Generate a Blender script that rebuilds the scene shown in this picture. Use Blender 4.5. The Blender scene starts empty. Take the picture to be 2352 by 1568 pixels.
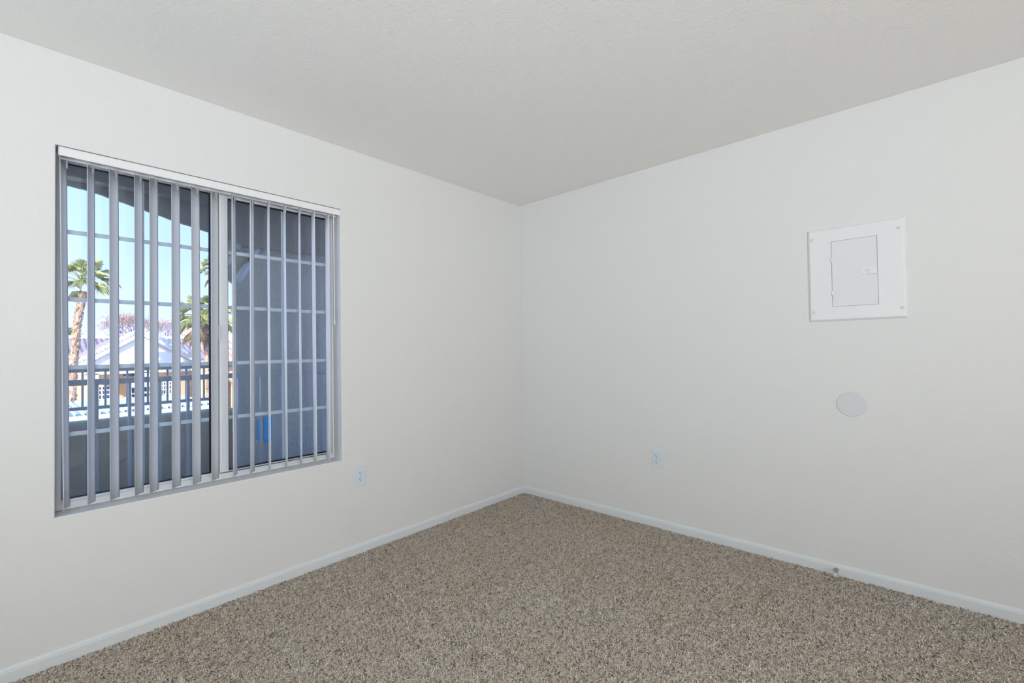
import bpy, bmesh, math, random
import numpy as np
from mathutils import Vector, Matrix

SC = bpy.context.scene
COL = SC.collection
random.seed(7)
RNG = np.random.default_rng(11)
R = math.radians

# ------------------------------------------------------------------ camera
FPX = 1048.7733
CAM = Vector((-2.95129, -2.57622, 1.2084))
YAW, PITCH, ROLL = 0.73873, 0.01754, -0.01524
fw = Vector((math.cos(YAW) * math.cos(PITCH), math.sin(YAW) * math.cos(PITCH), math.sin(PITCH)))
rt0 = Vector((math.sin(YAW), -math.cos(YAW), 0.0))
up0 = rt0.cross(fw)
rt = math.cos(ROLL) * rt0 + math.sin(ROLL) * up0
up = -math.sin(ROLL) * rt0 + math.cos(ROLL) * up0
cd = bpy.data.cameras.new('camera')
cd.sensor_width = 36.0
cd.sensor_fit = 'HORIZONTAL'
cd.lens = FPX * 36.0 / 2352.0
cd.clip_start = 0.05
cd.clip_end = 1000
cam = bpy.data.objects.new('camera', cd)
COL.objects.link(cam)
m = Matrix.Identity(4)
for i in range(3):
    m[i][0], m[i][1], m[i][2], m[i][3] = rt[i], up[i], -fw[i], CAM[i]
cam.matrix_world = m
SC.camera = cam


def at(px, py, Y):
    """real-world point of the vertical plane y = Y that was measured at a pixel of the photograph"""
    d = fw + rt * ((px - 1176.0) / FPX) - up * ((py - 784.0) / FPX)
    return CAM + d * ((Y - CAM.y) / d.y)


# ------------------------------------------------------------------ sky, sun, exposure
W = bpy.data.worlds.new('sky')
SC.world = W
W.use_nodes = True
nt = W.node_tree
nt.nodes.clear()
o_ = nt.nodes.new('ShaderNodeOutputWorld')
bg = nt.nodes.new('ShaderNodeBackground')
tc = nt.nodes.new('ShaderNodeTexCoord')
sep = nt.nodes.new('ShaderNodeSeparateXYZ')
rp = nt.nodes.new('ShaderNodeValToRGB')
nt.links.new(tc.outputs['Generated'], sep.inputs[0])
nt.links.new(sep.outputs['Z'], rp.inputs[0])
nt.links.new(rp.outputs[0], bg.inputs[0])
nt.links.new(bg.outputs[0], o_.inputs[0])
cr = rp.color_ramp
cr.elements[0].position = 0.0
cr.elements[0].color = (0.66, 0.64, 1.3, 1)
cr.elements[1].position = 1.0
cr.elements[1].color = (0.12, 0.42, 0.85, 1)
for p_, c_ in ((0.08, (0.57, 0.645, 1.4, 1)), (0.17, (0.455, 0.58, 1.5, 1)), (0.30, (0.40, 0.555, 1.5, 1)), (0.5, (0.26, 0.60, 1.55, 1))):
    e = cr.elements.new(p_)
    e.color = c_
bg.inputs[1].default_value = 2.15

sd = bpy.data.lights.new('sun', 'SUN')
sd.energy = 10.5
sd.angle = R(0.6)
sd.color = (1.0, 0.93, 0.82)
sun = bpy.data.objects.new('sun', sd)
COL.objects.link(sun)
sun.rotation_euler = Vector((0.66, 0.56, -0.52)).to_track_quat('-Z', 'Y').to_euler()

# added fill lights behind the camera, in place of unseen daylight (frames further down)
# (name, centre, facing, width, height, power, colour)
FILL = [('window_light_rear', (-3.05, -5.74, 1.62), (0.45, 1, 0), 3.6, 1.36, 113.0, (0.99, 0.985, 0.98)),
       ('window_light_back', (-5.54, -2.60, 1.62), (1, 0.25, 0), 3.2, 1.36, 52.0, (0.76, 0.90, 1.0))]
for nm, c_, d_, w_, h_, e_, k_ in FILL:
    ld = bpy.data.lights.new(nm, 'AREA')
    ld.shape = 'RECTANGLE'
    ld.size, ld.size_y = w_, h_
    ld.spread = R(122)
    ld.energy = e_
    ld.color = k_
    lo = bpy.data.objects.new(nm, ld)
    COL.objects.link(lo)
    lo.location = c_
    lo.rotation_euler = (Vector(d_) + Vector((0, 0, 0.56))).to_track_quat('-Z', 'Z').to_euler()   # tilted up to lift the ceiling and upper walls

VS = SC.view_settings
VS.view_transform = 'Standard'
VS.look = 'None'
VS.gamma = 1.0
VS.use_curve_mapping = False
VS.exposure = 0.0


# ------------------------------------------------------------------ materials
def mat(name, col, rough=0.6, bump=None, var=None, spec=0.3, metal=0.0, trans=None):
    """bump = (scale, strength, distance[, type]); var = (scale, colour2, contrast)"""
    M = bpy.data.materials.new(name)
    M.use_nodes = True
    t = M.node_tree
    b = t.nodes['Principled BSDF']
    b.inputs['Base Color'].default_value = (*col, 1)
    b.inputs['Roughness'].default_value = rough
    b.inputs['Specular IOR Level'].default_value = spec
    b.inputs['Metallic'].default_value = metal
    co = t.nodes.new('ShaderNodeTexCoord')
    if var:
        n = t.nodes.new('ShaderNodeTexNoise')
        n.inputs['Scale'].default_value = var[0]
        n.inputs['Detail'].default_value = 4
        t.links.new(co.outputs['Object'], n.inputs['Vector'])
        r = t.nodes.new('ShaderNodeValToRGB')
        r.color_ramp.elements[0].position = 0.5 - var[2]
        r.color_ramp.elements[1].position = 0.5 + var[2]
        r.color_ramp.elements[0].color = (*col, 1)
        r.color_ramp.elements[1].color = (*var[1], 1)
        t.links.new(n.outputs['Fac'], r.inputs[0])
        t.links.new(r.outputs[0], b.inputs['Base Color'])
    if bump:
        n2 = t.nodes.new('ShaderNodeTexNoise')
        n2.inputs['Scale'].default_value = bump[0]
        n2.inputs['Detail'].default_value = 3
        n2.inputs['Roughness'].default_value = 0.55
        if len(bump) > 3:
            n2.inputs['Distortion'].default_value = bump[3]
        t.links.new(co.outputs['Object'], n2.inputs['Vector'])
        bp = t.nodes.new('ShaderNodeBump')
        bp.inputs['Strength'].default_value = bump[1]
        bp.inputs['Distance'].default_value = bump[2]
        t.links.new(n2.outputs['Fac'], bp.inputs['Height'])
        t.links.new(bp.outputs[0], b.inputs['Normal'])
    if trans:
        tr = t.nodes.new('ShaderNodeBsdfTranslucent')
        tr.inputs[0].default_value = (*col, 1)
        mx = t.nodes.new('ShaderNodeMixShader')
        mx.inputs[0].default_value = trans
        t.links.new(b.outputs[0], mx.inputs[1])
        t.links.new(tr.outputs[0], mx.inputs[2])
        t.links.new(mx.outputs[0], t.nodes['Material Output'].inputs[0])
    return M


def glass_mat(name, tint=(0.93, 0.96, 0.97)):
    M = bpy.data.materials.new(name)
    M.use_nodes = True
    t = M.node_tree
    t.nodes.clear()
    out = t.nodes.new('ShaderNodeOutputMaterial')
    a = t.nodes.new('ShaderNodeBsdfTransparent')
    a.inputs[0].default_value = (*tint, 1)
    g = t.nodes.new('ShaderNodeBsdfGlossy')
    g.inputs['Roughness'].default_value = 0.015
    f = t.nodes.new('ShaderNodeFresnel')
    f.inputs[0].default_value = 1.45
    mx = t.nodes.new('ShaderNodeMixShader')
    t.links.new(f.outputs[0], mx.inputs[0])
    t.links.new(a.outputs[0], mx.inputs[1])
    t.links.new(g.outputs[0], mx.inputs[2])
    t.links.new(mx.outputs[0], out.inputs[0])
    return M


MT = {}
MT['wall'] = mat('painted_wall', (0.765, 0.765, 0.755), 0.5, (75.0, 0.28, 0.004, 0.7), spec=0.4)
MT['ceiling'] = mat('painted_ceiling', (0.93, 0.915, 0.89), 0.8, (60.0, 0.4, 0.005, 0.8), spec=0.15)
MT['trim'] = mat('white_trim_paint', (0.73, 0.755, 0.775), 0.4, spec=0.4)
MT['subfloor'] = mat('carpet_backing', (0.74, 0.66, 0.57), 0.95, (400.0, 0.5, 0.004), spec=0.0)
MT['vinyl'] = mat('white_vinyl_frame', (0.80, 0.82, 0.84), 0.35, spec=0.45)
MT['slat'] = mat('blind_vinyl', (0.90, 0.93, 0.96), 0.32, spec=0.55, trans=0.15)
MT['rail'] = mat('headrail_enamel', (0.84, 0.84, 0.85), 0.35, spec=0.45)
MT['clip'] = mat('clip_plastic', (0.93, 0.94, 0.95), 0.35, trans=0.2)
MT['gasket'] = mat('black_gasket', (0.012, 0.014, 0.018), 0.6)
MT['muntin'] = mat('white_grille_bar', (0.88, 0.94, 1.0), 0.45)
MT['glass'] = glass_mat('window_glass')
MT['panel'] = mat('panel_enamel', (0.815, 0.825, 0.83), 0.38, spec=0.45)
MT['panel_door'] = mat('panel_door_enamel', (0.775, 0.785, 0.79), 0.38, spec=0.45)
MT['seam'] = mat('seam_grey', (0.45, 0.46, 0.47), 0.6)
MT['disc'] = mat('cover_disc_plastic', (0.69, 0.70, 0.71), 0.4)
MT['outlet'] = mat('outlet_plastic', (0.69, 0.765, 0.84), 0.35, spec=0.45)
MT['slot'] = mat('slot_dark', (0.03, 0.035, 0.04), 0.7)
MT['steel'] = mat('brushed_steel', (0.45, 0.43, 0.41), 0.35, metal=0.9, bump=(300, 0.1, 0.001))
MT['rubber'] = mat('white_rubber', (0.68, 0.67, 0.64), 0.6)
MT['stucco'] = mat('grey_stucco', (0.63, 0.60, 0.46), 0.95, (24.0, 0.8, 0.022, 1.0), (3.0, (0.70, 0.67, 0.51), 0.2), spec=0.05)
MT['stucco_dark'] = mat('brown_grey_stucco', (0.56, 0.46, 0.30), 0.95, (14.0, 0.9, 0.02, 1.0), (4.0, (0.62, 0.52, 0.35), 0.2), spec=0.05)
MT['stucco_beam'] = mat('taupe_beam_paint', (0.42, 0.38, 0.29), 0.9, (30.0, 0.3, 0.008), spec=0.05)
MT['railing'] = mat('grey_railing_paint', (0.60, 0.575, 0.50), 0.28, (60, 0.1, 0.002), spec=0.3)
MT['deck'] = mat('deck_concrete', (0.30, 0.29, 0.27), 0.9, (20, 0.4, 0.01), spec=0.05)
MT['plaque'] = mat('blue_plate', (0.05, 0.55, 0.95), 0.4)  # colour of the blue reflections seen in the right pane
MT['carport'] = mat('carport_metal', (0.55, 0.58, 0.60), 0.5, (3, 0.1, 0.01))
MT['house'] = mat('pale_stucco_house', (0.84, 0.86, 0.78), 0.9, (12, 0.4, 0.02), spec=0.05)
MT['house_tan'] = mat('tan_stucco_house', (0.66, 0.42, 0.24), 0.9, (12, 0.4, 0.02), spec=0.05)
MT['fascia'] = mat('cream_fascia', (0.78, 0.72, 0.60), 0.7)
MT['tile'] = mat('clay_roof_tile', (0.36, 0.27, 0.25), 0.85, (8, 0.5, 0.03), (1.6, (0.30, 0.25, 0.30), 0.15), spec=0.1)
MT['tile_red'] = mat('red_roof_tile', (0.60, 0.30, 0.20), 0.85, (8, 0.5, 0.03), (1.6, (0.66, 0.44, 0.34), 0.15), spec=0.1)
MT['window_dark'] = mat('dark_window_glass', (0.04, 0.07, 0.10), 0.1, spec=0.6)
MT['white'] = mat('white_paint_outdoor', (0.80, 0.80, 0.78), 0.6)
MT['bark'] = mat('palm_bark', (0.36, 0.21, 0.12), 0.95, (14, 0.8, 0.04), (6.0, (0.58, 0.42, 0.28), 0.15), spec=0.05)
MT['frond'] = mat('palm_frond', (0.52, 0.54, 0.24), 0.6, None, (2.5, (0.72, 0.64, 0.26), 0.15), trans=0.35)
MT['dry_frond'] = mat('dry_palm_frond', (0.38, 0.26, 0.12), 0.8, None, (2.5, (0.48, 0.36, 0.2), 0.15), trans=0.2)
MT['branch'] = mat('bare_branch', (0.48, 0.32, 0.26), 0.9, (10, 0.4, 0.02))
MT['sparse_leaf'] = mat('rusty_leaf', (0.62, 0.36, 0.25), 0.8, None, (1.0, (0.46, 0.36, 0.24), 0.15), trans=0.3)
MT['green_leaf'] = mat('shrub_leaf', (0.20, 0.27, 0.12), 0.8, None, (1.0, (0.30, 0.33, 0.16), 0.15), trans=0.3)
MT['ground'] = mat('pale_paving', (0.50, 0.46, 0.42), 0.95, (4, 0.3, 0.02), (0.3, (0.58, 0.54, 0.50), 0.2), spec=0.05)
MT['hill'] = mat('bare_hill', (0.34, 0.30, 0.36), 0.95, (0.05, 1.0, 3.0), (0.03, (0.42, 0.36, 0.38), 0.2), spec=0.0)
MT['dome'] = glass_mat('clear_globe', (0.97, 0.97, 0.96))
MT['ink'] = mat('black_lettering', (0.02, 0.02, 0.03), 0.5)


# ------------------------------------------------------------------ mesh helpers
class MB:
    def __init__(s):
        s.bm = bmesh.new()

    def box(s, x0, x1, y0, y1, z0, z1, bev=0.0, seg=2):
        g = bmesh.ops.create_cube(s.bm, size=1.0)
        vs = g['verts']
        for v in vs:
            v.co = Vector(((x0 + x1) / 2 + v.co.x * (x1 - x0), (y0 + y1) / 2 + v.co.y * (y1 - y0), (z0 + z1) / 2 + v.co.z * (z1 - z0)))
        if bev > 0:
            es = set(e for v in vs for e in v.link_edges)
            bmesh.ops.bevel(s.bm, geom=list(es), offset=bev, segments=seg, affect='EDGES', profile=0.5)
        return s

    def prism(s, pts, axis, a, b):
        """extrude the closed polygon pts (2-D) between a and b along axis 'x', 'y' or 'z'"""
        def P(p, c):
            if axis == 'x':
                return (c, p[0], p[1])
            if axis == 'y':
                return (p[0], c, p[1])
            return (p[0], p[1], c)
        A = [s.bm.verts.new(P(p, a)) for p in pts]
        B = [s.bm.verts.new(P(p, b)) for p in pts]
        s.bm.faces.new(A)
        s.bm.faces.new(B[::-1])
        n = len(pts)
        for i in range(n):
            j = (i + 1) % n
            s.bm.faces.new((A[i], B[i], B[j], A[j]))
        return s

    def tube(s, path, rad, n=8, closed=True):
        path = [Vector(p) for p in path]
        rs = rad if isinstance(rad, (list, tuple)) else [rad] * len(path)
        rings = []
        for i, p in enumerate(path):
            d = (path[min(i + 1, len(path) - 1)] - path[max(i - 1, 0)]).normalized()
            a = Vector((0, 0, 1)) if abs(d.z) < 0.9 else Vector((1, 0, 0))
            u = d.cross(a).normalized()
            v = d.cross(u).normalized()
            rings.append([s.bm.verts.new(p + (u * math.cos(2 * math.pi * k / n) + v * math.sin(2 * math.pi * k / n)) * rs[i]) for k in range(n)])
        for i in range(len(rings) - 1):
            for k in range(n):
                l = (k + 1) % n
                s.bm.faces.new((rings[i][k], rings[i][l], rings[i + 1][l], rings[i + 1][k]))
        if closed:
            s.bm.faces.new(rings[0][::-1])
            s.bm.faces.new(rings[-1])
        return s

    def lathe(s, c, prof, axis, n=32):
        """prof: list of (distance along axis, radius) from centre c"""
        ax = Vector(axis).normalized()
        a = Vector((0, 0, 1)) if abs(ax.z) < 0.9 else Vector((1, 0, 0))
        u = ax.cross(a).normalized()
        v = ax.cross(u).normalized()
        rings = []
        for d, r in prof:
            rings.append([s.bm.verts.new(Vector(c) + ax * d + (u * math.cos(2 * math.pi * k / n) + v * math.sin(2 * math.pi * k / n)) * max(r, 1e-5)) for k in range(n)])
        for i in range(len(rings) - 1):
            for k in range(n):
                l = (k + 1) % n
                s.bm.faces.new((rings[i][k], rings[i][l], rings[i + 1][l], rings[i + 1][k]))
        s.bm.faces.new(rings[0][::-1])
        s.bm.faces.new(rings[-1])
        return s

    def quad(s, *pts):
        s.bm.faces.new([s.bm.verts.new(p) for p in pts])
        return s

    def ring(s, x0, x1, z0, z1, w, y0, y1, bev=0.002):
        """rectangular frame in an x-z plane; w = (left, right, bottom, top) widths"""
        l, r, b, t = w
        s.box(x0, x0 + l, y0, y1, z0, z1, bev)
        s.box(x1 - r, x1, y0, y1, z0, z1, bev)
        s.box(x0 + l, x1 - r, y0, y1, z0, z0 + b, bev)
        s.box(x0 + l, x1 - r, y0, y1, z1 - t, z1, bev)
        return s

    def build(s, name, material, parent=None, smooth=False):
        bmesh.ops.recalc_face_normals(s.bm, faces=s.bm.faces[:])
        me = bpy.data.meshes.new(name)
        s.bm.to_mesh(me)
        s.bm.free()
        me.materials.append(material)
        if smooth:
            for p in me.polygons:
                p.use_smooth = True
        o = bpy.data.objects.new(name, me)
        COL.objects.link(o)
        if parent:
            o.parent = parent
        return o


def tag(o, label=None, cat=None, group=None, kind=None):
    if label: o['label'] = label
    if cat: o['category'] = cat
    if group: o['group'] = group
    if kind: o['kind'] = kind
    return o


def thing(name, label=None, cat=None, group=None, kind=None):
    o = bpy.data.objects.new(name, None)
    o.empty_display_size = 0.1
    COL.objects.link(o)
    return tag(o, label, cat, group, kind)


def rebase(root, loc):
    """put the thing's Empty at its base and keep the parts where they stand"""
    root.location = loc
    for c in root.children:
        c.location = c.location - Vector(loc)
    return root


H = 2.44
RX0, RY0 = -5.6, -5.8                     # far ends of the room, behind the camera
WX0, WX1, WZ0, WZ1 = -2.832, -1.629, 0.569, 2.062   # window opening
WT = 0.17

# ------------------------------------------------------------------ the room
def wall_with_hole(name):
    mb = MB()
    bm = mb.bm
    XL, XR, ZB, ZT = -9.0, 0.16, -0.02, 2.60
    xs = [XL, WX0, WX1, XR]
    zs = [ZB, WZ0, WZ1, ZT]
    F = {}
    for k, y in ((0, 0.0), (1, WT)):
        for i, x in enumerate(xs):
            for j, z in enumerate(zs):
                F[k, i, j] = bm.verts.new((x, y, z))
    for k in (0, 1):
        for i in range(3):
            for j in range(3):
                if i == 1 and j == 1:
                    continue
                bm.faces.new((F[k, i, j], F[k, i + 1, j], F[k, i + 1, j + 1], F[k, i, j + 1]))
    hole = [(1, 1), (2, 1), (2, 2), (1, 2)]
    for a in range(4):
        p, q = hole[a], hole[(a + 1) % 4]
        bm.faces.new((F[0, *p], F[0, *q], F[1, *q], F[1, *p]))
    rim = [(i, 0) for i in range(4)] + [(3, j) for j in (1, 2, 3)] + [(i, 3) for i in (2, 1, 0)] + [(0, j) for j in (2, 1)]
    for a in range(len(rim)):
        p, q = rim[a], rim[(a + 1) % len(rim)]
        bm.faces.new((F[0, *p], F[0, *q], F[1, *q], F[1, *p]))
    es = []
    for a in range(4):
        e = bm.edges.get((F[0, *hole[a]], F[0, *hole[(a + 1) % 4]]))
        es.append(e)
    bmesh.ops.bevel(bm, geom=es, offset=0.004, segments=3, affect='EDGES', profile=0.5)
    return tag(mb.build(name, MT['wall']), kind='structure')


wall_with_hole('wall_left')
tag(MB().box(0.0, 0.16, RY0 - 0.15, -0.0005, -0.02, 2.60).build('wall_right', MT['wall']), kind='structure')
tag(MB().box(RX0 - 0.15, -0.0005, RY0 - 0.15, RY0, -0.02, 2.60).build('wall_rear', MT['wall']), kind='structure')
tag(MB().box(RX0 - 0.15, RX0, RY0 + 0.0005, -0.0005, -0.02, 2.60).build('wall_back', MT['wall']), kind='structure')
tag(MB().box(RX0, -0.0005, RY0, -0.0005, H, H + 0.15).build('ceiling', MT['ceiling']), kind='structure')
tag(MB().box(RX0, -0.0005, RY0, -0.0005, -0.14, -0.0112).build('floor', MT['subfloor']), kind='structure')

# baseboards: flat face with a stepped, rounded top
def base_prof(s=1):
    return [(0, -0.015), (-0.0125, -0.015), (-0.0125, 0.033), (-0.0105, 0.036), (-0.0105, 0.039), (-0.0085, 0.043), (-0.006, 0.047), (-0.003, 0.050), (0, 0.050)]
tag(MB().prism(base_prof(), 'x', RX0, -0.0008).build('baseboard_left', MT['trim']), kind='structure')
tag(MB().prism(base_prof(), 'y', RY0, -0.0133).build('baseboard_right', MT['trim']), kind='structure')


# ------------------------------------------------------------------ carpet: a field of short bent yarn tufts
def make_carpet():
    x0, x1, y0, y1 = -4.35, -0.0135, -4.2, -0.0135
    sp = 0.0077
    gx = np.arange(x0, x1, sp)
    gy = np.arange(y0, y1, sp)
    X, Y = np.meshgrid(gx, gy)
    X = X.ravel() + RNG.uniform(-.5, .5, X.size) * sp
    Y = Y.ravel() + RNG.uniform(-.5, .5, Y.size) * sp
    k = (X < x1 - 0.001) & (Y < y1 - 0.001)
    X, Y = X[k], Y[k]
    n = X.size
    ang = RNG.uniform(0, 2 * np.pi, n)
    L = RNG.uniform(0.0050, 0.0125, n)
    hgt = RNG.uniform(0.0088, 0.0135, n)
    wd = RNG.uniform(0.0020, 0.0030, n)
    dx, dy = np.cos(ang), np.sin(ang)
    tw = RNG.uniform(-1, 1, n)
    base = np.stack([X, Y, np.full(n, -0.0165)], 1)
    d = np.stack([dx, dy, np.zeros(n)], 1)
    pz = np.array([0, 0, 1.0])
    mid = base + d * (L * 0.22)[:, None] + pz * (hgt * 0.90)[:, None]
    end = base + d * L[:, None] + pz * (hgt * 0.95 + 0.0022 * tw)[:, None]
    s = np.stack([-dy, dx, np.zeros(n)], 1)
    rings = []
    for c, w in ((base, 1.0), (mid, 1.15), (end, 0.75)):
        for a in (0, 2.094, 4.189):
            off = s * (np.cos(a) * wd * w)[:, None] + (d * 0.6 + pz * 0.5)[:] * (np.sin(a) * wd * w)[:, None]
            rings.append(c + off)
    V = np.stack(rings, 1)                       # n, 9, 3
    V[:, :, 0] = np.minimum(V[:, :, 0], -0.013)
    V[:, :, 1] = np.minimum(V[:, :, 1], -0.013)
    F = []
    for r in (0, 1):
        for a in range(3):
            b = (a + 1) % 3
            F.append((r * 3 + a, r * 3 + b, (r + 1) * 3 + b, (r + 1) * 3 + a))
    F = np.array(F)
    nq = len(F)
    quads = (F[None] + (np.arange(n) * 9)[:, None, None]).reshape(-1, 4)
    tris = (np.array([[6, 7, 8]])[None] + (np.arange(n) * 9)[:, None, None]).reshape(-1, 3)
    me = bpy.data.meshes.new('carpet')
    me.vertices.add(n * 9)
    me.vertices.foreach_set('co', V.reshape(-1).astype(np.float32))
    nl = quads.size + tris.size
    me.loops.add(nl)
    me.loops.foreach_set('vertex_index', np.concatenate([quads.ravel(), tris.ravel()]).astype(np.int32))
    me.polygons.add(len(quads) + len(tris))
    ls = np.concatenate([np.arange(len(quads)) * 4, quads.size + np.arange(len(tris)) * 3]).astype(np.int32)
    me.polygons.foreach_set('loop_start', ls)
    me.update(calc_edges=True)
    M = bpy.data.materials.new('carpet_yarn')
    M.use_nodes = True
    t = M.node_tree
    b = t.nodes['Principled BSDF']
    b.inputs['Roughness'].default_value = 0.9
    b.inputs['Specular IOR Level'].default_value = 0.1
    g = t.nodes.new('ShaderNodeNewGeometry')
    r = t.nodes.new('ShaderNodeValToRGB')
    els = r.color_ramp.elements
    els[0].position, els[0].color = 0.0, (0.30, 0.25, 0.205, 1)
    els[1].position, els[1].color = 1.0, (1.0, 0.95, 0.89, 1)
    for p, c in ((0.15, (0.70, 0.60, 0.51, 1)), (0.45, (0.95, 0.86, 0.76, 1)), (0.75, (1.0, 0.93, 0.85, 1))):
        q = els.new(p)
        q.color = c
    t.links.new(g.outputs['Random Per Island'], r.inputs[0])
    co = t.nodes.new('ShaderNodeTexCoord')
    nz = t.nodes.new('ShaderNodeTexNoise')
    nz.inputs['Scale'].default_value = 2.2
    nz.inputs['Detail'].default_value = 3
    t.links.new(co.outputs['Object'], nz.inputs['Vector'])
    mul = t.nodes.new('ShaderNodeMix')
    mul.data_type = 'RGBA'
    mul.blend_type = 'MULTIPLY'
    mul.inputs['Factor'].default_value = 1.0
    t.links.new(r.outputs[0], mul.inputs[6])
    tint = t.nodes.new('ShaderNodeValToRGB')
    tint.color_ramp.elements[0].position, tint.color_ramp.elements[0].color = 0.35, (1.0, 0.945, 0.88, 1)
    tint.color_ramp.elements[1].position, tint.color_ramp.elements[1].color = 0.65, (1.0, 1.0, 1.0, 1)
    t.links.new(nz.outputs['Fac'], tint.inputs[0])
    t.links.new(tint.outputs[0], mul.inputs[7])
    t.links.new(mul.outputs[2], b.inputs['Base Color'])
    me.materials.append(M)
    o = bpy.data.objects.new('carpet', me)
    COL.objects.link(o)
    tag(o, 'speckled beige and brown twisted pile carpet covering the whole floor', 'carpet', kind='stuff')


make_carpet()


# ------------------------------------------------------------------ window
def make_window():
    w = thing('window_1', kind='structure')
    fy0, fy1 = 0.092, 0.168
    MB().ring(WX0 + .001, WX1 - .001, WZ0 + .001, WZ1 - .001, (0.020, 0.011, 0.030, 0.024), fy0, fy1, 0.003).box(WX0 + .02, WX1 - .02, fy0 + .012, fy0 + .03, WZ0 + .030, WZ0 + .034).build('outer_frame', MT['vinyl'], w)
    # left (sliding) sash sits inboard, right (fixed) sash outboard
    s1 = MB().ring(-2.813, -2.2345, WZ0 + .028, WZ1 - .022, (0.0055, 0.0335, 0.012, 0.010), 0.101, 0.142, 0.002).build('sliding_sash', MT['vinyl'], w)
    s2m = MB().ring(-2.2325, -1.6405, WZ0 + .028, WZ1 - .022, (0.040, 0.004, 0.010, 0.020), 0.104, 0.146, 0.002)
    s2m.box(-2.224, -2.220, 0.1015, 0.106, WZ0 + .045, WZ1 - .045).box(-2.208, -2.204, 0.1015, 0.106, WZ0 + .045, WZ1 - .045)
    s2 = s2m.build('fixed_sash', MT['vinyl'], w)
    for (a, b, s, nm) in ((-2.8075, -2.268, s1, 'a'), (-2.1925, -1.6445, s2, 'b')):
        za, zb = WZ0 + .040, WZ1 - (.032 if nm == 'a' else .042)
        MB().ring(a, b, za, zb, (0.004, 0.0055, 0.004, 0.006), 0.114, 0.128, 0.0).build('gasket', MT['gasket'], s)
        MB().box(a, b, 0.1205, 0.1235, za, zb).build('inner_pane', MT['glass'], s)
        MB().box(a, b, 0.1375, 0.1405, za, zb).build('outer_pane', MT['glass'], s)
        xc = -2.540 if nm == 'a' else -1.908
        mm = MB()
        mm.box(xc - .009, xc + .009, 0.1275, 0.1335, za, zb, 0.001)
        for z in (1.740, 1.4515, 1.1605, 0.8775):
            mm.box(a, b, 0.127, 0.134, z - .009, z + .009, 0.001)
        mm.build('grille', MT['muntin'], s)
    # sash lock on the meeting stile
    k = MB().box(-2.247, -2.233, 0.086, 0.101, 1.274, 1.352, 0.002).build('sash_lock', MT['vinyl'], w)
    MB().box(-2.243, -2.236, 0.080, 0.087, 1.300, 1.334, 0.0015).build('lock_lever', MT['vinyl'], k)
    MB().box(-1.668, -1.651, 0.094, 0.101, WZ0 + .034, WZ0 + .050, 0.001).build('stop_block', MT['vinyl'], w)
    return w


make_window()


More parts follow.
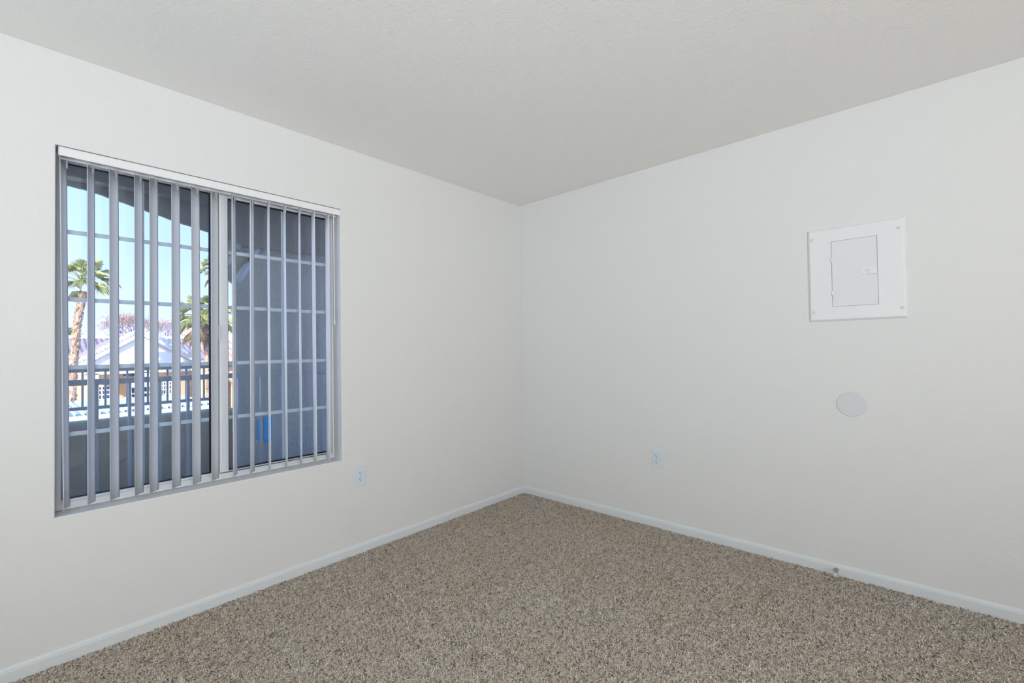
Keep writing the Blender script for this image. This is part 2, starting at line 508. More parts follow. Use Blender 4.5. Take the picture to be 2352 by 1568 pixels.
# ------------------------------------------------------------------ vertical blind
def make_blind():
    b = thing('vertical_blind', 'white vertical blind with open curved slats hung inside the window recess', 'blind')
    x0, x1 = -2.820, -1.633
    zt, zb = 2.0565, 2.0215
    prof = [(-0.003, zb), (-0.004, zb + .003), (-0.0025, zb + .006), (-0.0025, zt - .006), (-0.004, zt - .003), (-0.003, zt), (0.052, zt), (0.052, zb), (0.047, zb), (0.047, zt - .004), (0.002, zt - .004), (0.002, zb)]
    hr = MB().prism(prof, 'x', x0, x1).build('headrail', MT['rail'], b)
    MB().box(x0 + .002, x1 - .002, 0.010, 0.040, zt - .020, zt - .006).build('track', MT['steel'], hr)
    MB().box(x0 - .004, x0, -.004, .053, zb, zt, 0.001).build('end_cap', MT['rail'], hr)
    MB().box(x1, x1 + .003, -.004, .053, zb, zt, 0.001).build('end_cap', MT['rail'], hr)
    # (centre x, turn in degrees from edge-on) of each slat, measured one by one
    SL = [(-2.806, 16), (-2.726, 19.5), (-2.652, 27), (-2.568, 28), (-2.514, 29.5), (-2.431, 32.5), (-2.351, 35), (-2.271, 33.5),
          (-2.184, 25), (-2.101, 28), (-2.015, 20), (-1.930, 21.5), (-1.850, 23), (-1.773, 15.5), (-1.693, 13)]
    wv, sag, n = 0.089, 0.011, 14
    ztop, zbot = 2.0195, 0.5835
    for i, (xc, dg) in enumerate(SL):
        ph = R(dg)
        d = Vector((math.sin(ph), math.cos(ph), 0))
        nr = Vector((-math.cos(ph), math.sin(ph), 0))
        mb = MB()
        bm = mb.bm
        tw = R(1.6) if i == 0 else R(random.uniform(-.6, .6))   # slight twist down the length
        lean = -0.006 if i == 0 else random.uniform(-.002, .002)
        rows = []
        NZ = 14
        for j in range(NZ + 1):
            f = j / NZ
            z = ztop + (zbot - ztop) * f
            a = tw * f
            ca, sa = math.cos(a), math.sin(a)
            front, back = [], []
            for k in range(n + 1):
                t = (k / n * 2 - 1)
                c = sag * (1 - t * t) - sag / 2
                # corners of the top edge are clipped
                for lst, e in ((front, 0.0004), (back, -0.0004)):
                    q = d * (t * wv / 2) + nr * (c + e)
                    q = Vector((q.x * ca - q.y * sa, q.x * sa + q.y * ca, 0))
                    q += Vector((xc - lean * (f - .5) * 2 * 1.0, 0.046, z))
                    lst.append(bm.verts.new(q))
            rows.append(front + back[::-1])
        m_ = len(rows[0])
        for j in range(NZ):
            for k in range(m_):
                l = (k + 1) % m_
                bm.faces.new((rows[j][k], rows[j][l], rows[j + 1][l], rows[j + 1][k]))
        bm.faces.new(rows[0])
        bm.faces.new(rows[-1][::-1])
        s = mb.build('slat', MT['slat'], b, smooth=True)
        # clip from which the slat hangs
        cm = MB()
        g = Vector((xc, 0.046, 0))
        # white tab of the carrier, seen just past the slat's inner edge
        q = g + d * 0.020 - nr * 0.0055
        cm.box(-.0065, .0065, -.0016, .0016, 1.992, 2.026, 0.0006)
        cm.box(-.003, .003, -.003, .003, 2.024, 2.036, 0.001)
        co = cm.build('carrier_clip', MT['clip'], s)
        co.rotation_euler = (0, 0, math.atan2(d.y, d.x))
        co.location = q
    # tilt wand
    wd = MB()
    wx, wy = -1.661, 0.018
    wd.tube([(wx, wy, 2.026), (wx, wy, 1.997)], 0.0042, 10)
    wd.lathe((wx, wy, 1.995), [(0, .0025), (.002, .0045), (.014, .0048), (.020, .0034)], (0, 0, -1), 14)
    wd.tube([(wx, wy, 1.977), (wx, wy, 1.395)], 0.0031, 8)
    wd.lathe((wx, wy, 1.397), [(0, .0034), (.003, .0046), (.020, .0046), (.024, .0030)], (0, 0, -1), 14)
    wd.build('tilt_wand', MT['clip'], b, smooth=False)
    rebase(b, (-2.226, 0.045, 0.584))
    return b


make_blind()


# ------------------------------------------------------------------ outlets
def make_outlet(label, loc, rz):
    t = thing('wall_outlet', label, 'outlet', 'duplex outlets low on the walls')
    # local frame: plate in the x-z plane, face towards -y
    pl = MB().box(-.035, .035, -.0055, 0, -.057, .057, 0.0025, 3).build('faceplate', MT['outlet'], t)
    for s in (-1, 1):
        rc = MB()
        pts = []
        for k in range(24):
            a = 2 * math.pi * k / 24
            pts.append((max(-.0145, min(.0145, .0172 * math.cos(a))), s * .0196 + .0143 * math.sin(a)))
        rc.prism(pts, 'y', -.0075, -.004)
        ro = rc.build('receptacle', MT['outlet'], t)
        h = MB()
        h.box(-.0078, -.0056, -.0079, -.0070, s * .0196 - .0005, s * .0196 + .0088)
        h.box(.0056, .0076, -.0079, -.0070, s * .0196 + .0010, s * .0196 + .0078)
        h.lathe((0, -.0070, s * .0196 - .0072), [(0, .0026), (.0009, .0026)], (0, -1, 0), 12)
        h.build('slots', MT['slot'], ro)
    MB().lathe((0, -.005, 0), [(0, .0030), (.0012, .0028), (.0016, .0015)], (0, -1, 0), 14).build('screw', MT['steel'], t)
    t.location = loc
    t.rotation_euler = (0, 0, rz)
    return t


make_outlet('white duplex outlet beneath the lower right corner of the window', (-1.516, -0.0003, 0.4515), 0)
make_outlet('white duplex outlet on the wall facing the window, below the breaker panel', (-0.0003, -1.2010, 0.4545), -math.pi / 2)


# ------------------------------------------------------------------ breaker panel
def make_panel():
    t = thing('electrical_panel', 'white painted breaker panel cover with small hinged door on the right wall', 'electrical panel')
    y0, y1, z0, z1 = -2.508, -2.100, 1.334, 1.830
    mb = MB()
    bm = mb.bm
    # raised cover plate with a sloping rim
    def rect(i, x):
        return [bm.verts.new((x, y0 + i, z0 + i)), bm.verts.new((x, y1 - i, z0 + i)), bm.verts.new((x, y1 - i, z1 - i)), bm.verts.new((x, y0 + i, z1 - i))]
    lv = [rect(0, -0.0003), rect(0.0005, -0.004), rect(0.0085, -0.011), rect(0.0115, -0.0118)]
    for a in range(3):
        for k in range(4):
            l = (k + 1) % 4
            bm.faces.new((lv[a][k], lv[a][l], lv[a + 1][l], lv[a + 1][k]))
    bm.faces.new(lv[0])
    # face with an opening for the door
    dy0, dy1, dz0, dz1 = -2.3985, -2.2055, 1.4075, 1.7565
    f = lv[3]
    inn = [bm.verts.new((-0.0118, dy0, dz0)), bm.verts.new((-0.0118, dy1, dz0)), bm.verts.new((-0.0118, dy1, dz1)), bm.verts.new((-0.0118, dy0, dz1))]
    dep = [bm.verts.new((-0.006, v.co.y, v.co.z)) for v in inn]
    for k in range(4):
        l = (k + 1) % 4
        bm.faces.new((f[k], f[l], inn[l], inn[k]))
        bm.faces.new((inn[k], inn[l], dep[l], dep[k]))
    bm.faces.new(dep)
    mb.build('cover_plate', MT['panel'], t)
    d = MB().box(-0.0125, -0.0065, -2.3962, -2.2078, 1.4098, 1.7542, 0.0008).build('door', MT['panel_door'], t)
    # slide latch: shallow tray with a small finger pull, at the door's free edge
    lt = MB().box(-0.0136, -0.0122, -2.3935, -2.3340, 1.5650, 1.5975, 0.0004).build('latch', MT['panel'], d)
    lm = MB()
    lm.box(-0.0137, -0.0122, -2.3935, -2.3340, 1.5636, 1.5652)
    lm.box(-0.0140, -0.0134, -2.3640, -2.3625, 1.5700, 1.5900).box(-0.0140, -0.0134, -2.3640, -2.3480, 1.5888, 1.5902)
    lm.box(-0.0140, -0.0134, -2.3492, -2.3480, 1.5800, 1.5900)
    lm.build('latch_seam', MT['seam'], d)
    MB().box(-0.0150, -0.0134, -2.3620, -2.3495, 1.5710, 1.5880, 0.0005).build('latch_pull', MT['panel_door'], d)
    for z in (1.4830, 1.6570):
        MB().tube([(-0.0128, -2.2062, z - .0125), (-0.0128, -2.2062, z + .0125)], 0.0042, 10).build('hinge', MT['panel'], t)
    for y, z in ((-2.1215, 1.7775), (-2.1215, 1.3845), (-2.4830, 1.7775), (-2.4870, 1.3845)):
        s = MB().lathe((-0.0116, y, z), [(0, .0078), (.0012, .0078), (.0028, .0060), (.0034, .003)], (-1, 0, 0), 20).build('screw', MT['disc'], t)
    rebase(t, (0, -2.304, 1.334))


make_panel()

c = MB().lathe((-0.0003, -2.2745, 0.8960), [(0, .0640), (.0020, .0640), (.0034, .0628), (.0038, .0600)], (-1, 0, 0), 64).build('cover_plate', MT['disc'])
tag(c, 'round blank grey-white cover disc on the wall below the breaker panel', 'cover plate')


# ------------------------------------------------------------------ door stop on the baseboard
def make_stop():
    t = thing('door_stop', 'small metal door stop with white rubber tip screwed to the baseboard', 'door stop')
    a = Vector((-0.0125, -2.190, 0.020))
    ax = Vector((-1, -0.08, -0.03)).normalized()
    MB().lathe(a, [(0, .0115), (.003, .0115), (.007, .0095), (.013, .0068), (.020, .0055)], ax, 20).build('mounting_flange', MT['steel'], t, smooth=True)
    MB().lathe(a, [(.016, .0056), (.030, .0050), (.052, .0048), (.058, .0060)], ax, 16).build('rod', MT['steel'], t, smooth=True)
    MB().lathe(a, [(.056, .0072), (.060, .0088), (.070, .0088), (.074, .0078), (.076, .005)], ax, 18).build('bumper_tip', MT['rubber'], t, smooth=True)
    rebase(t, a)


make_stop()

# ------------------------------------------------------------------ made-up window frames around the fill lights, on closed walls behind the camera
for i, (nm, c_, d_, w_, h_, e_, k_) in enumerate(FILL):
    t = thing('window_%d' % (i + 2), kind='structure')
    f = MB()
    f.ring(-w_ / 2 - .06, w_ / 2 + .06, -h_ / 2 - .06, h_ / 2 + .06, (.06,) * 4, -.05, .0, .004)
    f.box(-.02, .02, -.04, .0, -h_ / 2, h_ / 2)
    f.build('outer_frame', MT['vinyl'], t)
    t.location = (c_[0] if d_[1] == 1 else RX0 + .003, c_[1] if d_[0] == 1 else RY0 + .003, c_[2])
    t.rotation_euler = (0, 0, 0 if False else (math.pi if d_[1] == 1 else math.pi / 2))


# ------------------------------------------------------------------ balcony
YB = 1.62
XE = at(537, 780, 1.61).x          # where the stucco end wall begins
tag(MB().box(-6.0, 1.2, WT + .001, 2.0, -0.25, -0.02).build('balcony_floor', MT['deck']), kind='structure')
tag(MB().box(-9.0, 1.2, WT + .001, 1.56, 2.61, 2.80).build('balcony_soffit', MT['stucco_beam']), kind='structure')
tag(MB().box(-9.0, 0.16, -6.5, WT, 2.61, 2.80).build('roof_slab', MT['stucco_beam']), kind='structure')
# low parapet with a rounded, hand-trowelled cap
zp = 0.764
pp = [(YB, -0.02), (YB, zp - .045), (YB + .012, zp - .018), (YB + .04, zp - .004), (YB + .12, zp), (YB + .20, zp - .006), (YB + .22, zp - .03), (YB + .22, -0.02)]
tag(MB().prism(pp, 'x', -6.0, XE + .01).build('balcony_parapet', MT['stucco_dark']), kind='structure')
# stucco end wall whose upper left corner flares outwards
q = [Vector((XE, 1.56, 0)), Vector((XE, 1.56, at(537, 652, 1.56).z)), at(530, 646, 1.56), at(522, 640, 1.56), at(510, 628, 1.56), at(508, 556, 1.56)]
pts = [(XE, -0.02)] + [(p.x, p.z) for p in q[1:]] + [(q[-1].x, 2.605), (1.2, 2.605), (1.2, -0.02)]
tag(MB().prism(pts, 'y', 1.56, 1.61).build('balcony_end_wall', MT['stucco']), kind='structure')
for pl, r_ in (([(590, 566), (578, 590), (566, 612), (553, 633), (541, 648)], 0.030), ([(552, 556), (545, 572), (536, 588), (526, 600), (514, 612)], 0.020)):
    tag(MB().tube([at(x, y, 1.55) for x, y in pl], r_, 8).build('trim_' + ('1' if r_ == 0.030 else '2'), MT['house'], smooth=True), kind='structure')
# arched header: dark inner face, lower edge curving down towards the end wall
arch = [(60, 408), (134, 420), (160, 426), (200, 436), (250, 453), (300, 471), (360, 492), (420, 513), (483, 534), (525, 551), (550, 560), (590, 569), (640, 575), (720, 583), (790, 587)]
ap = []
for a, b in zip(arch[:-1], arch[1:]):
    for k in range(4):
        f = k / 4
        p = at(a[0] + (b[0] - a[0]) * f, a[1] + (b[1] - a[1]) * f, 1.42)
        ap.append((p.x, p.z + random.uniform(-.0025, .0025)))
p = at(790, 587, 1.42)
ap.append((p.x, p.z))
pts = ap + [(1.2, ap[-1][1] + .02), (1.2, 2.605), (-6.0, 2.605), (-6.0, ap[0][1] + .10)]
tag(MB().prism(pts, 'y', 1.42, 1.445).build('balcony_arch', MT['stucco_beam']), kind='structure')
# shallow ledge under the soffit at the left
pl = [at(60, 375, 1.30), at(483, 470, 1.30)]
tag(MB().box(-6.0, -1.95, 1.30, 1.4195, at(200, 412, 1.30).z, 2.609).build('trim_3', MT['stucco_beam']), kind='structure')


def railing(name, label, cat, y, zt, th, x0, x1, xs, zb, depth, bw, bd, low=None, kind_group=None):
    t = thing(name, label, cat)
    MB().box(x0, x1, y - depth / 2, y + depth / 2, zt - th, zt, 0.004).build('top_rail', MT['railing'], t)
    if low:
        MB().box(x0, x1, y - depth / 2, y + depth / 2, low[0], low[1], 0.003).build('bottom_rail', MT['railing'], t)
    first = None
    for x in xs:
        if first is None:
            first = MB().box(-bw / 2, bw / 2, -bd / 2, bd / 2, zb, zt - th + .001, 0.0015).build('baluster', MT['railing'], t)
            o = first
        else:
            o = first.copy()
            COL.objects.link(o)
            o.parent = t
        o.location = (x, y, 0)
    return t


# inner guard rail standing on the balcony floor
YG = 1.10
xg = [-2.4606 + .0073 + 0.15151 * k for k in range(-11, 12)]
g = railing('guard_railing', 'dark grey metal guard railing with tall bars standing on the balcony floor', 'railing', YG, 1.070, 0.034, -4.2, -0.65, [x for x in xg if -4.15 < x < -0.7], -0.02, 0.045, 0.0145, 0.030)
rebase(g, (-2.4, YG, -0.02))
YA = 1.70
za1, za0 = at(160, 843, YA).z, at(160, 856, YA).z
zl1, zl0 = at(160, 936.5, YA).z, at(160, 944, YA).z
x0a = -2.6269 + .006
g = railing('parapet_railing', 'low grey metal railing with short bars standing on top of the balcony parapet', 'railing', YA, za1, za1 - za0, -4.4, XE - .002, [x0a + .1179 * k for k in range(-14, 8)], zl1 - .001, 0.035, 0.012, 0.012, (zl0, zl1))
for x in (-4.2, -2.95):
    MB().box(x - .015, x + .015, YA - .015, YA + .015, zp - .006, za1 - .01, 0.002).build('post', MT['railing'], g)
rebase(g, (-3.0, YA, zp))

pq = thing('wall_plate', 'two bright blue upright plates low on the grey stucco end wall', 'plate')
for (a, b, c_, d_) in ((591.5, 963, 598.5, 1009), (606, 957, 625, 1012)):  # blue reflections in the glass, built as coloured plates on the wall
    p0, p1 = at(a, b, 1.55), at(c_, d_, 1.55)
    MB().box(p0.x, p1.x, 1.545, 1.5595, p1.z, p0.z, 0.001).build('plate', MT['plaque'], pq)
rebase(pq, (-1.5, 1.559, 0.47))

# ------------------------------------------------------------------ outdoors
GZ = -3.2
tag(MB().box(-160, 220, 2.4, 420, GZ - .3, GZ).build('ground', MT['ground']), kind='structure')
tag(MB().box(-9.0, 1.2, 0.0, 2.0, GZ, -0.251).build('lower_storey_wall', MT['stucco']), kind='structure')

# hills on the skyline
def hills():
    mb = MB()
    bm = mb.bm
    n = 90
    top, bot = [], []
    Yh = 380
    for i in range(n + 1):
        px = 60 + 520 * i / n
        py = 781 - 9 * math.exp(-((px - 246) / 30) ** 2) - 6 * math.exp(-((px - 300) / 40) ** 2) + 1.2 * math.sin(px * .11) + 0.8 * math.sin(px * .31)
        p = at(px, py + 3, Yh)
        top.append(p)
        bot.append(p)
    rows = []
    for f, dz in ((0, 0), (.35, .35), (.7, .72), (1, 1)):
        rows.append([bm.verts.new((p.x, Yh - 60 * f + random.uniform(-4, 4) * (0 < f < 1), p.z + (GZ - p.z) * dz)) for p in top])
    rows.insert(0, [bm.verts.new((p.x, Yh + 40, GZ)) for p in top])
    for j in range(len(rows) - 1):
        for i in range(n):
            bm.faces.new((rows[j][i], rows[j][i + 1], rows[j + 1][i + 1], rows[j + 1][i]))
    return tag(mb.build('hill', MT['hill'], smooth=True), kind='structure')


hills()

# carport with a ribbed metal roof
def carport():
    t = thing('carport', 'long carport with ribbed white metal roof beyond the balcony', 'carport')
    Y0, Y1 = 9.0, 12.6
    zf = at(300, 946, Y0).z
    zb = at(300, 916, Y1).z
    xa, xb = -9.0, at(497, 925, Y0).x
    per = 0.115
    mb = MB()
    bm = mb.bm
    prev = None
    x = xa
    k = 0
    cols = []
    while x < xb:
        for dx, dz in ((0, 0), (.062, 0), (.066, .060), (.098, .060), (.102, 0)):
            if x + dx <= xb:
                cols.append((x + dx, dz))
        x += per
    for (cx, dz) in cols:
        v = [bm.verts.new((cx, Y0, zf + dz)), bm.verts.new((cx, Y1, zb + dz)), bm.verts.new((cx, Y1, zb + dz - .012)), bm.verts.new((cx, Y0, zf + dz - .012))]
        if prev:
            for a in range(4):
                b = (a + 1) % 4
                bm.faces.new((prev[a], v[a], v[b], prev[b]))
        prev = v
    mb.build('roof_panel', MT['carport'], t)
    MB().box(xa, xb + .03, Y0 - .03, Y0, zf - .11, zf + .005).build('fascia', MT['white'], t)
    for x in (-8.5, -5.2, -1.9, xb - .3):
        for y in (Y0 + .25, Y1 - .25):
            f = (y - Y0) / (Y1 - Y0)
            MB().box(x - .06, x + .06, y - .06, y + .06, GZ, zf + (zb - zf) * f - .012).build('post', MT['white'], t)
    rebase(t, ((xa + xb) / 2, (Y0 + Y1) / 2, GZ))


carport()


def tiled_roof(name, parent, P0, P1, P2, P3, material, per=0.30, amp=0.05, course=0.40, nmax=80):
    """barrel-tiled roof plane; P0-P1 eave, P3-P2 ridge (P0 below P3)"""
    P0, P1, P2, P3 = [Vector(p) for p in (P0, P1, P2, P3)]
    wl = max((P1 - P0).length, (P2 - P3).length)
    hl = (P3 - P0).length
    nu = min(int(wl / per), nmax) * 5
    nv = max(2, int(hl / course))
    nrm = (P1 - P0).cross(P3 - P0).normalized()
    if nrm.z < 0:
        nrm = -nrm
    me = bpy.data.meshes.new(name)
    V, F = [], []
    rows = []
    for j in range(nv):
        for s in (0, 1):
            f = (j + s) / nv
            lift = 0.035 * (1 - s)
            row = []
            for i in range(nu + 1):
                u = i / nu
                a = P0.lerp(P1, u)
                b = P3.lerp(P2, u)
                ph = (i % 5) / 5 * 2 * math.pi
                row.append(len(V))
                V.append(tuple(a.lerp(b, f) + nrm * (amp * math.cos(ph) + lift)))
            rows.append(row)
    for r in range(len(rows) - 1):
        for i in range(nu):
            F.append((rows[r][i], rows[r][i + 1], rows[r + 1][i + 1], rows[r + 1][i]))
    me.from_pydata(V, [], F)
    me.materials.append(material)
    for p in me.polygons:
        p.use_smooth = False
    o = bpy.data.objects.new(name, me)
    COL.objects.link(o)
    if parent:
        o.parent = parent
    return o


def grid_window(parent, x0, x1, z0, z1, y, nx, nz):
    f = MB().ring(x0, x1, z0, z1, (.06,) * 4, y - .08, y - .02, 0).build('window', MT['white'], parent)
    MB().box(x0 + .05, x1 - .05, y - .045, y - .03, z0 + .05, z1 - .05).build('pane', MT['window_dark'], f)
    g = MB()
    for i in range(1, nx):
        xx = x0 + (x1 - x0) * i / nx
        g.box(xx - .028, xx + .028, y - .065, y - .045, z0 + .05, z1 - .05)
    for j in range(1, nz):
        zz = z0 + (z1 - z0) * j / nz
        g.box(x0 + .05, x1 - .05, y - .066, y - .046, zz - .028, zz + .028)
    g.build('grille', MT['white'], f)


def gable_house():
    t = thing('gabled_house', 'pale gabled house with clay tile roof across the way, behind the carport', 'house')
    Y = 28.0
    pk = at(324, 758, Y)
    le = at(168, 838, Y)
    re = at(478, 836, Y)
    wl = at(205, 850, Y).x
    wr = at(470, 850, Y).x
    slope_l = (pk.z - le.z) / (pk.x - le.x)
    slope_r = (pk.z - re.z) / (re.x - pk.x)
    D = 6.5
    ze = at(300, 846, Y).z
    # gable wall
    zt = .25
    gp = [(wl, ze), (wr, ze), (wr, pk.z - slope_r * (wr - pk.x) - zt), (pk.x, pk.z - zt), (wl, pk.z - slope_l * (pk.x - wl) - zt)]
    MB().prism(gp, 'y', Y, Y + .3).build('gable_wall', MT['house'], t)
    # bargeboards
    for (a, b, nm) in ((le, pk, 0), (pk, re, 1)):
        m_ = MB()
        m_.prism([(a.x, a.z - .30), (b.x, b.z - .30), (b.x, b.z - .06), (a.x, a.z - .06)], 'y', Y - .20, Y - .12)
        m_.prism([(a.x, a.z - .44), (b.x, b.z - .44), (b.x, b.z - .32), (a.x, a.z - .32)], 'y', Y - .08, Y - .01)
        m_.build('bargeboard', MT['fascia'], t)
    # rake tiles: a run of round caps up each edge and over the ridge
    for (a, b) in ((le, pk), (re, pk)):
        m_ = MB()
        n = 16
        for k in range(n):
            p = a.lerp(b, k / n)
            q_ = a.lerp(b, (k + 1) / n)
            off = Vector((0, -.14, 0))
            m_.tube([p + off + Vector((0, 0, .06)), q_ + off + Vector((0, 0, .02))], [.13, .10], 8)
        m_.build('rake_tiles', MT['fascia'], t)
    tiled_roof('roof_slope', t, (le.x, Y - .2, le.z), (le.x, Y + D, le.z), (pk.x, Y + D, pk.z), (pk.x, Y - .2, pk.z), MT['tile'])
    tiled_roof('roof_slope', t, (re.x, Y - .2, re.z), (re.x, Y + D, re.z), (pk.x, Y + D, pk.z), (pk.x, Y - .2, pk.z), MT['tile'])
    # body of the house: a deep recess on the left, flush wall on the right
    xm = at(352, 880, Y).x
    MB().box(wl - .02, xm, Y + 1.8, Y + D, GZ, ze).build('recessed_wall', MT['house_tan'], t)
    MB().box(xm, wr + .02, Y + .25, Y + D, GZ, ze).build('front_wall', MT['house_tan'], t)
    MB().box(wl - .1, wr + .1, Y - .02, Y + 1.8, ze - .25, ze + .02).build('lintel', MT['house'], t)
    MB().box(xm - .5, xm + .1, Y - .02, Y + .5, GZ, ze - .2).build('pillar', MT['house'], t)
    MB().box(wl - .1, wl + .35, Y - .02, Y + .4, GZ, ze - .2).build('pillar', MT['house'], t)
    y2 = Y + 1.8
    a, b = at(224, 886, y2), at(262, 925, y2)
    grid_window(t, a.x, b.x, b.z, a.z, y2, 4, 4)
    a, b = at(368, 876, Y + .25), at(400, 912, Y + .25)
    grid_window(t, a.x, b.x, b.z, a.z, Y + .25, 5, 4)
    a, b = at(283, 853, Y + 1.7), at(345, 861, Y + 1.7)
    # arched fanlight
    pts = [(a.x, b.z), (b.x, b.z)] + [((a.x + b.x) / 2 + (b.x - a.x) / 2 * math.cos(th), b.z + (a.z - b.z) * 1.1 * math.sin(th)) for th in [math.pi * k / 12 for k in range(1, 12)]]
    f = MB().prism([(x * 1.0, z) for x, z in pts], 'y', y2 - .10, y2 - .02).build('fanlight', MT['window_dark'], t)
    # notice board with a figure on it
    a, b = at(299, 878, 27.6), at(345, 914, 27.6)
    s = MB().box(a.x, b.x, 27.55, 27.62, b.z, a.z, 0.01).build('sign_board', MT['white'], t)
    MB().box(a.x + .05, b.x - .05, 27.53, 27.549, a.z - .50, a.z - .27).build('dark_band', MT['ink'], s)
    MB().box(a.x + .05, b.x - .05, 27.53, 27.549, b.z + .05, b.z + .26).build('dark_band', MT['ink'], s)
    # the painted figure 2
    cx, cz, r_ = a.x + .13, (a.z + b.z) / 2 + .02, .075
    path = [(cx - r_, 27.54, cz + .03), (cx - r_ * .6, 27.54, cz + .085), (cx, 27.54, cz + .105), (cx + r_ * .7, 27.54, cz + .08), (cx + r_ * .8, 27.54, cz + .02), (cx, 27.54, cz - .07), (cx - r_, 27.54, cz - .125), (cx + r_, 27.54, cz - .125)]
    MB().tube(path, 0.022, 6).build('figure', MT['ink'], s)
    MB().box(a.x + .1, a.x + .16, 27.60, 27.66, GZ, a.z).build('sign_post', MT['white'], s)
    rebase(t, (pk.x, Y, GZ))


gable_house()


def long_house(name, label, Y, ridge_a, ridge_b, eave_y, depth, material, wallm, over=0.5, cap=True):
    """house whose long tiled roof slope faces the window"""
    t = thing(name, label, 'house')
    A, B = at(*ridge_a, Y), at(*ridge_b, Y)
    Yf = Y - depth
    ze = at((ridge_a[0] + ridge_b[0]) / 2, eave_y, Yf).z
    A.z = B.z = (A.z + B.z) / 2
    tiled_roof('roof_slope', t, (A.x, Yf - over, ze), (B.x, Yf - over, ze), (B.x, Y, B.z), (A.x, Y, A.z), material)
    tiled_roof('roof_slope', t, (A.x, Y + depth + over, ze), (B.x, Y + depth + over, ze), (B.x, Y, B.z), (A.x, Y, A.z), material)
    m_ = MB()
    n = int((B.x - A.x) / .42)
    for k in range(n):
        x = A.x + (B.x - A.x) * k / n
        m_.tube([(x, Y, A.z + .10), (x + (B.x - A.x) / n, Y, A.z + .06)], [.16, .13], 8)
    m_.build('ridge_tiles', MT['fascia'], t)
    MB().box(A.x + .3, B.x - .3, Yf, Y + depth, GZ, ze).build('wall', wallm, t)
    for x, s in ((A.x + .3, 1), (B.x - .3, -1)):
        MB().prism([(Yf, ze), (Y + depth, ze), (Y, A.z - .08)], 'x', x, x + .2 * s).build('gable_wall', wallm, t)
    rebase(t, ((A.x + B.x) / 2, Y, GZ))
    return t


long_house('tiled_house', 'low house with long violet-grey tiled roof behind the gabled house', 42.0, (60, 778), (476, 777), 846, 5.5, MT['tile'], MT['house'])
long_house('tiled_house', 'further house with red striped tile roof seen above the ridge at right', 60.0, (402, 758), (640, 758), 782, 4.5, MT['tile_red'], MT['house'])


def arch_house():
    t = thing('arched_house', 'tan house with red tile roof and arched porch at the right of the view', 'house')
    Y = 23.0
    a = at(488, 838, Y)
    b = at(620, 838, Y)
    r1 = at(500, 779, Y + 4)
    tiled_roof('roof_slope', t, (a.x, Y - .4, a.z), (b.x, Y - .4, a.z), (b.x, Y + 4, r1.z), (a.x, Y + 4, r1.z), MT['tile_red'])
    MB().box(a.x + .1, b.x, Y + 4, Y + 4.3, r1.z - .3, r1.z + .28).build('upper_wall', MT['house'], t)
    # porch wall with an arched opening
    c = at(517, 905, Y)
    rr = .38
    pts = [(a.x + .1, GZ), (a.x + .1, a.z - .1), (b.x, a.z - .1), (b.x, GZ), (c.x + rr, GZ)]
    zc = at(518, 888, Y).z
    for k in range(13):
        th = math.pi * k / 12
        pts.append((c.x + rr * math.cos(th), zc + rr * math.sin(th)))
    pts.append((c.x - rr, GZ))
    MB().prism(pts, 'y', Y, Y + .45).build('porch_wall', MT['house_tan'], t)
    MB().box(a.x + .1, b.x, Y + 1.0, Y + 4, GZ, a.z - .1).build('back_wall', MT['house_tan'], t)
    rebase(t, ((a.x + b.x) / 2, Y, GZ))


arch_house()


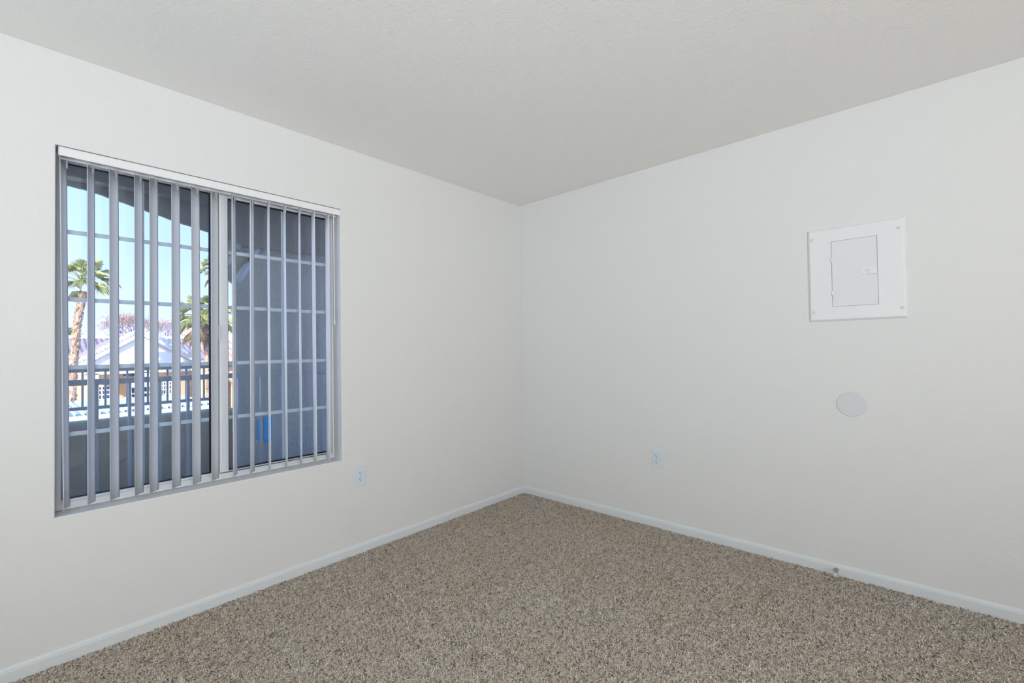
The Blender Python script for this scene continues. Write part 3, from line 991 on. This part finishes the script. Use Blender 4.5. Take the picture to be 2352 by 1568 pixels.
# ------------------------------------------------------------------ palms and trees
def palm(label, Y, path, w0, w1, crown, rad, nleaf, seed, dry=4):
    rnd = random.Random(seed)
    t = thing('fan_palm', label, 'palm tree', 'fan palms beyond the houses')
    pts = [at(x, y, Y) for x, y in path]
    base = Vector((pts[0].x - .1, Y, GZ))
    allp = [base] + pts
    # resample
    P, Rr = [], []
    for i in range(len(allp) - 1):
        for k in range(8):
            f = k / 8
            P.append(allp[i].lerp(allp[i + 1], f))
            Rr.append(1)
    P.append(allp[-1])
    n = len(P)
    rads = [w0 + (w1 - w0) * i / (n - 1) for i in range(n)]
    mb = MB()
    mb.tube(P, rads, 12)
    # stubs of old leaf bases
    for i in range(3, n - 1):
        for k in range(10):
            a = rnd.uniform(0, 2 * math.pi)
            f = rnd.random()
            c = P[i].lerp(P[i + 1], f)
            r = rads[i]
            d = Vector((math.cos(a), math.sin(a), 0))
            s_ = r * rnd.uniform(.5, .8)
            mb.tube([c + d * r * .8, c + d * (r + s_ * .45) + Vector((0, 0, s_ * .9))], [s_ * .42, s_ * .12], 4)
    mb.build('trunk', MT['bark'], t)
    C = P[-1] if crown is None else at(*crown, Y)

    def leaf(mbx, origin, az, el, length, fan, droop):
        d = Vector((math.cos(az) * math.cos(el), math.sin(az) * math.cos(el), math.sin(el)))
        side = Vector((-math.sin(az), math.cos(az), 0))
        upv = side.cross(d) * -1
        if upv.z < 0:
            upv = -upv
        tip = origin + d * length
        mbx.tube([origin, origin + d * length * .5 + Vector((0, 0, .02)), tip], [.03, .02, .014], 4)
        nseg = 25
        for k in range(nseg):
            th = (k / (nseg - 1) - .5) * 2 * R(82)
            dd = (d * math.cos(th) + side * math.sin(th)).normalized()
            L = fan * (1 - .25 * abs(th) / R(82)) * rnd.uniform(.85, 1.1)
            w = L * .045
            sd = dd.cross(upv).normalized()
            a0 = tip
            m1 = tip + dd * L * .55 + upv * .03 - Vector((0, 0, droop * L * .12))
            e1 = tip + dd * L * .95 - Vector((0, 0, droop * L * rnd.uniform(.35, .7)))
            v = [mbx.bm.verts.new(p) for p in (a0, m1 - sd * w, e1, m1 + sd * w)]
            mbx.bm.faces.new((v[0], v[1], v[2]))
            mbx.bm.faces.new((v[0], v[2], v[3]))

    # crown of fans in three tiers, each its own leaf cluster
    cl = MB()
    for i in range(nleaf):
        az = i * 2.39996 + rnd.uniform(-.2, .2)
        el = R(75) - R(95) * (i / nleaf) + R(rnd.uniform(-8, 8))
        leaf(cl, C + Vector((0, 0, rnd.uniform(-.05, .1) * rad)), az, el, rad * rnd.uniform(.38, .55), rad * rnd.uniform(.42, .55), .5 + .9 * i / nleaf)
    cl.build('crown', MT['frond'], t)
    if dry:
        cd_ = MB()
        for i in range(dry):
            leaf(cd_, C - Vector((0, 0, .1 * rad)), i * 2.4 + .6, R(-35 - 15 * rnd.random()), rad * .4, rad * .4, 1.4)
        cd_.build('dry_fronds', MT['dry_frond'], t)
    rebase(t, base)


palm('palm at far left of the view, thick leaning trunk before the tiled roof', 24.0, [(168, 845), (174, 790), (177, 751), (182, 715), (188, 690), (190, 672)], .135, .11, (190, 648), 1.35, 20, 3, 0)
palm('palm at the centre of the window, drooping yellow-green fronds by the meeting stile', 19.5, [(478, 845), (475, 800), (471, 765), (469, 745)], .105, .08, (469, 733), 1.35, 26, 9, 6)
palm('small distant palm head high behind the window meeting stile', 40.0, [(500, 800), (498, 700), (497, 640)], .16, .12, (496, 622), 1.6, 22, 21, 2)


def bare_tree(name, label, Y, base_px, cpx, rx, rz, n, seed, leafm, leaves, lsz, group):
    rnd = random.Random(seed)
    t = thing(name, label, 'tree', group)
    c = at(*cpx, Y)
    sc = (at(cpx[0] + 10, cpx[1], Y).x - c.x) / 10
    RX, RZ = rx * sc, rz * sc
    b = Vector((c.x, Y, GZ))
    mb = MB()
    top = Vector((c.x, Y, c.z - RZ * .8))
    mb.tube([b, top], [.22, .14], 8)
    tips = []

    def grow(p, d, L, r, lv):
        q_ = p + d * L
        q_ += Vector((rnd.uniform(-.1, .1), rnd.uniform(-.1, .1), rnd.uniform(0, .1))) * L
        mb.tube([p, (p + q_) / 2 + Vector((rnd.uniform(-.05, .05), 0, rnd.uniform(-.05, .05))) * L, q_], [r, r * .8, r * .6], 4)
        if lv == 0:
            tips.append(q_)
            return
        for _ in range(rnd.choice((2, 3))):
            a = rnd.uniform(0, 2 * math.pi)
            dd = (d + Vector((math.cos(a) * .75, math.sin(a) * .75, rnd.uniform(-.2, .5)))).normalized()
            grow(q_, dd, L * .74, r * .6, lv - 1)
    for k in range(n):
        a = 2 * math.pi * k / n + rnd.uniform(-.3, .3)
        s = rnd.uniform(.3, 1.0)
        d = Vector((math.cos(a) * s, math.sin(a) * s, .8)).normalized()
        grow(top - Vector((0, 0, .3)), d, RZ * .50, .06, 5)
    mb.build('branches', MT['branch'], t)
    lf = MB()
    for k in range(leaves):
        p = rnd.choice(tips) + Vector((rnd.gauss(0, .22), rnd.gauss(0, .22), rnd.gauss(0, .2)))
        u = Vector((rnd.gauss(0, 1), rnd.gauss(0, 1), rnd.gauss(0, 1))).normalized() * lsz
        v = u.cross(Vector((rnd.gauss(0, 1), rnd.gauss(0, 1), rnd.gauss(0, 1)))).normalized() * lsz * .5
        lf.quad(p - u, p - v, p + u, p + v)
    lf.build('leaves', leafm, t)
    rebase(t, b)


bare_tree('rusty_tree', 'bare tree with reddish twigs behind the gabled roof, left of its peak', 49, None, (298, 745), 30, 50, 7, 4, MT['sparse_leaf'], 2400, .065, 'leafless trees behind the houses')
bare_tree('rusty_tree', 'bare tree with reddish twigs behind the gabled roof, right of its peak', 55, None, (368, 756), 30, 44, 7, 5, MT['sparse_leaf'], 2400, .065, 'leafless trees behind the houses')
bare_tree('leafy_tree', 'small green tree partly hidden by the leftmost blind slat', 54.0, None, (143, 765), 20, 34, 6, 6, MT['green_leaf'], 1100, .10, None)


def shrub(label, Y, px, rx, rz, seed):
    rnd = random.Random(seed)
    c = at(*px, Y)
    sc = (at(px[0] + 10, px[1], Y).x - c.x) / 10
    lf = MB()
    lf.tube([(c.x, Y, GZ), (c.x, Y, c.z)], [.2, .08], 6)
    for k in range(700):
        while True:
            q_ = Vector((rnd.uniform(-1, 1), rnd.uniform(-1, 1), rnd.uniform(-1, 1)))
            if q_.length < 1:
                break
        p = Vector((c.x + q_.x * rx * sc, Y + q_.y * rx * sc, c.z + q_.z * rz * sc))
        u = Vector((rnd.gauss(0, 1), rnd.gauss(0, 1), rnd.gauss(0, 1))).normalized() * .12
        v = u.cross(Vector((rnd.gauss(0, 1), rnd.gauss(0, 1), rnd.gauss(0, 1)))).normalized() * .07
        lf.quad(p - u, p - v, p + u, p + v)
    o = lf.build('treetop', MT['green_leaf'])
    tag(o, label, 'tree')


shrub('small yellow-green treetop peeping over the long tiled roof', 60.0, (246, 775), 7, 6, 3)
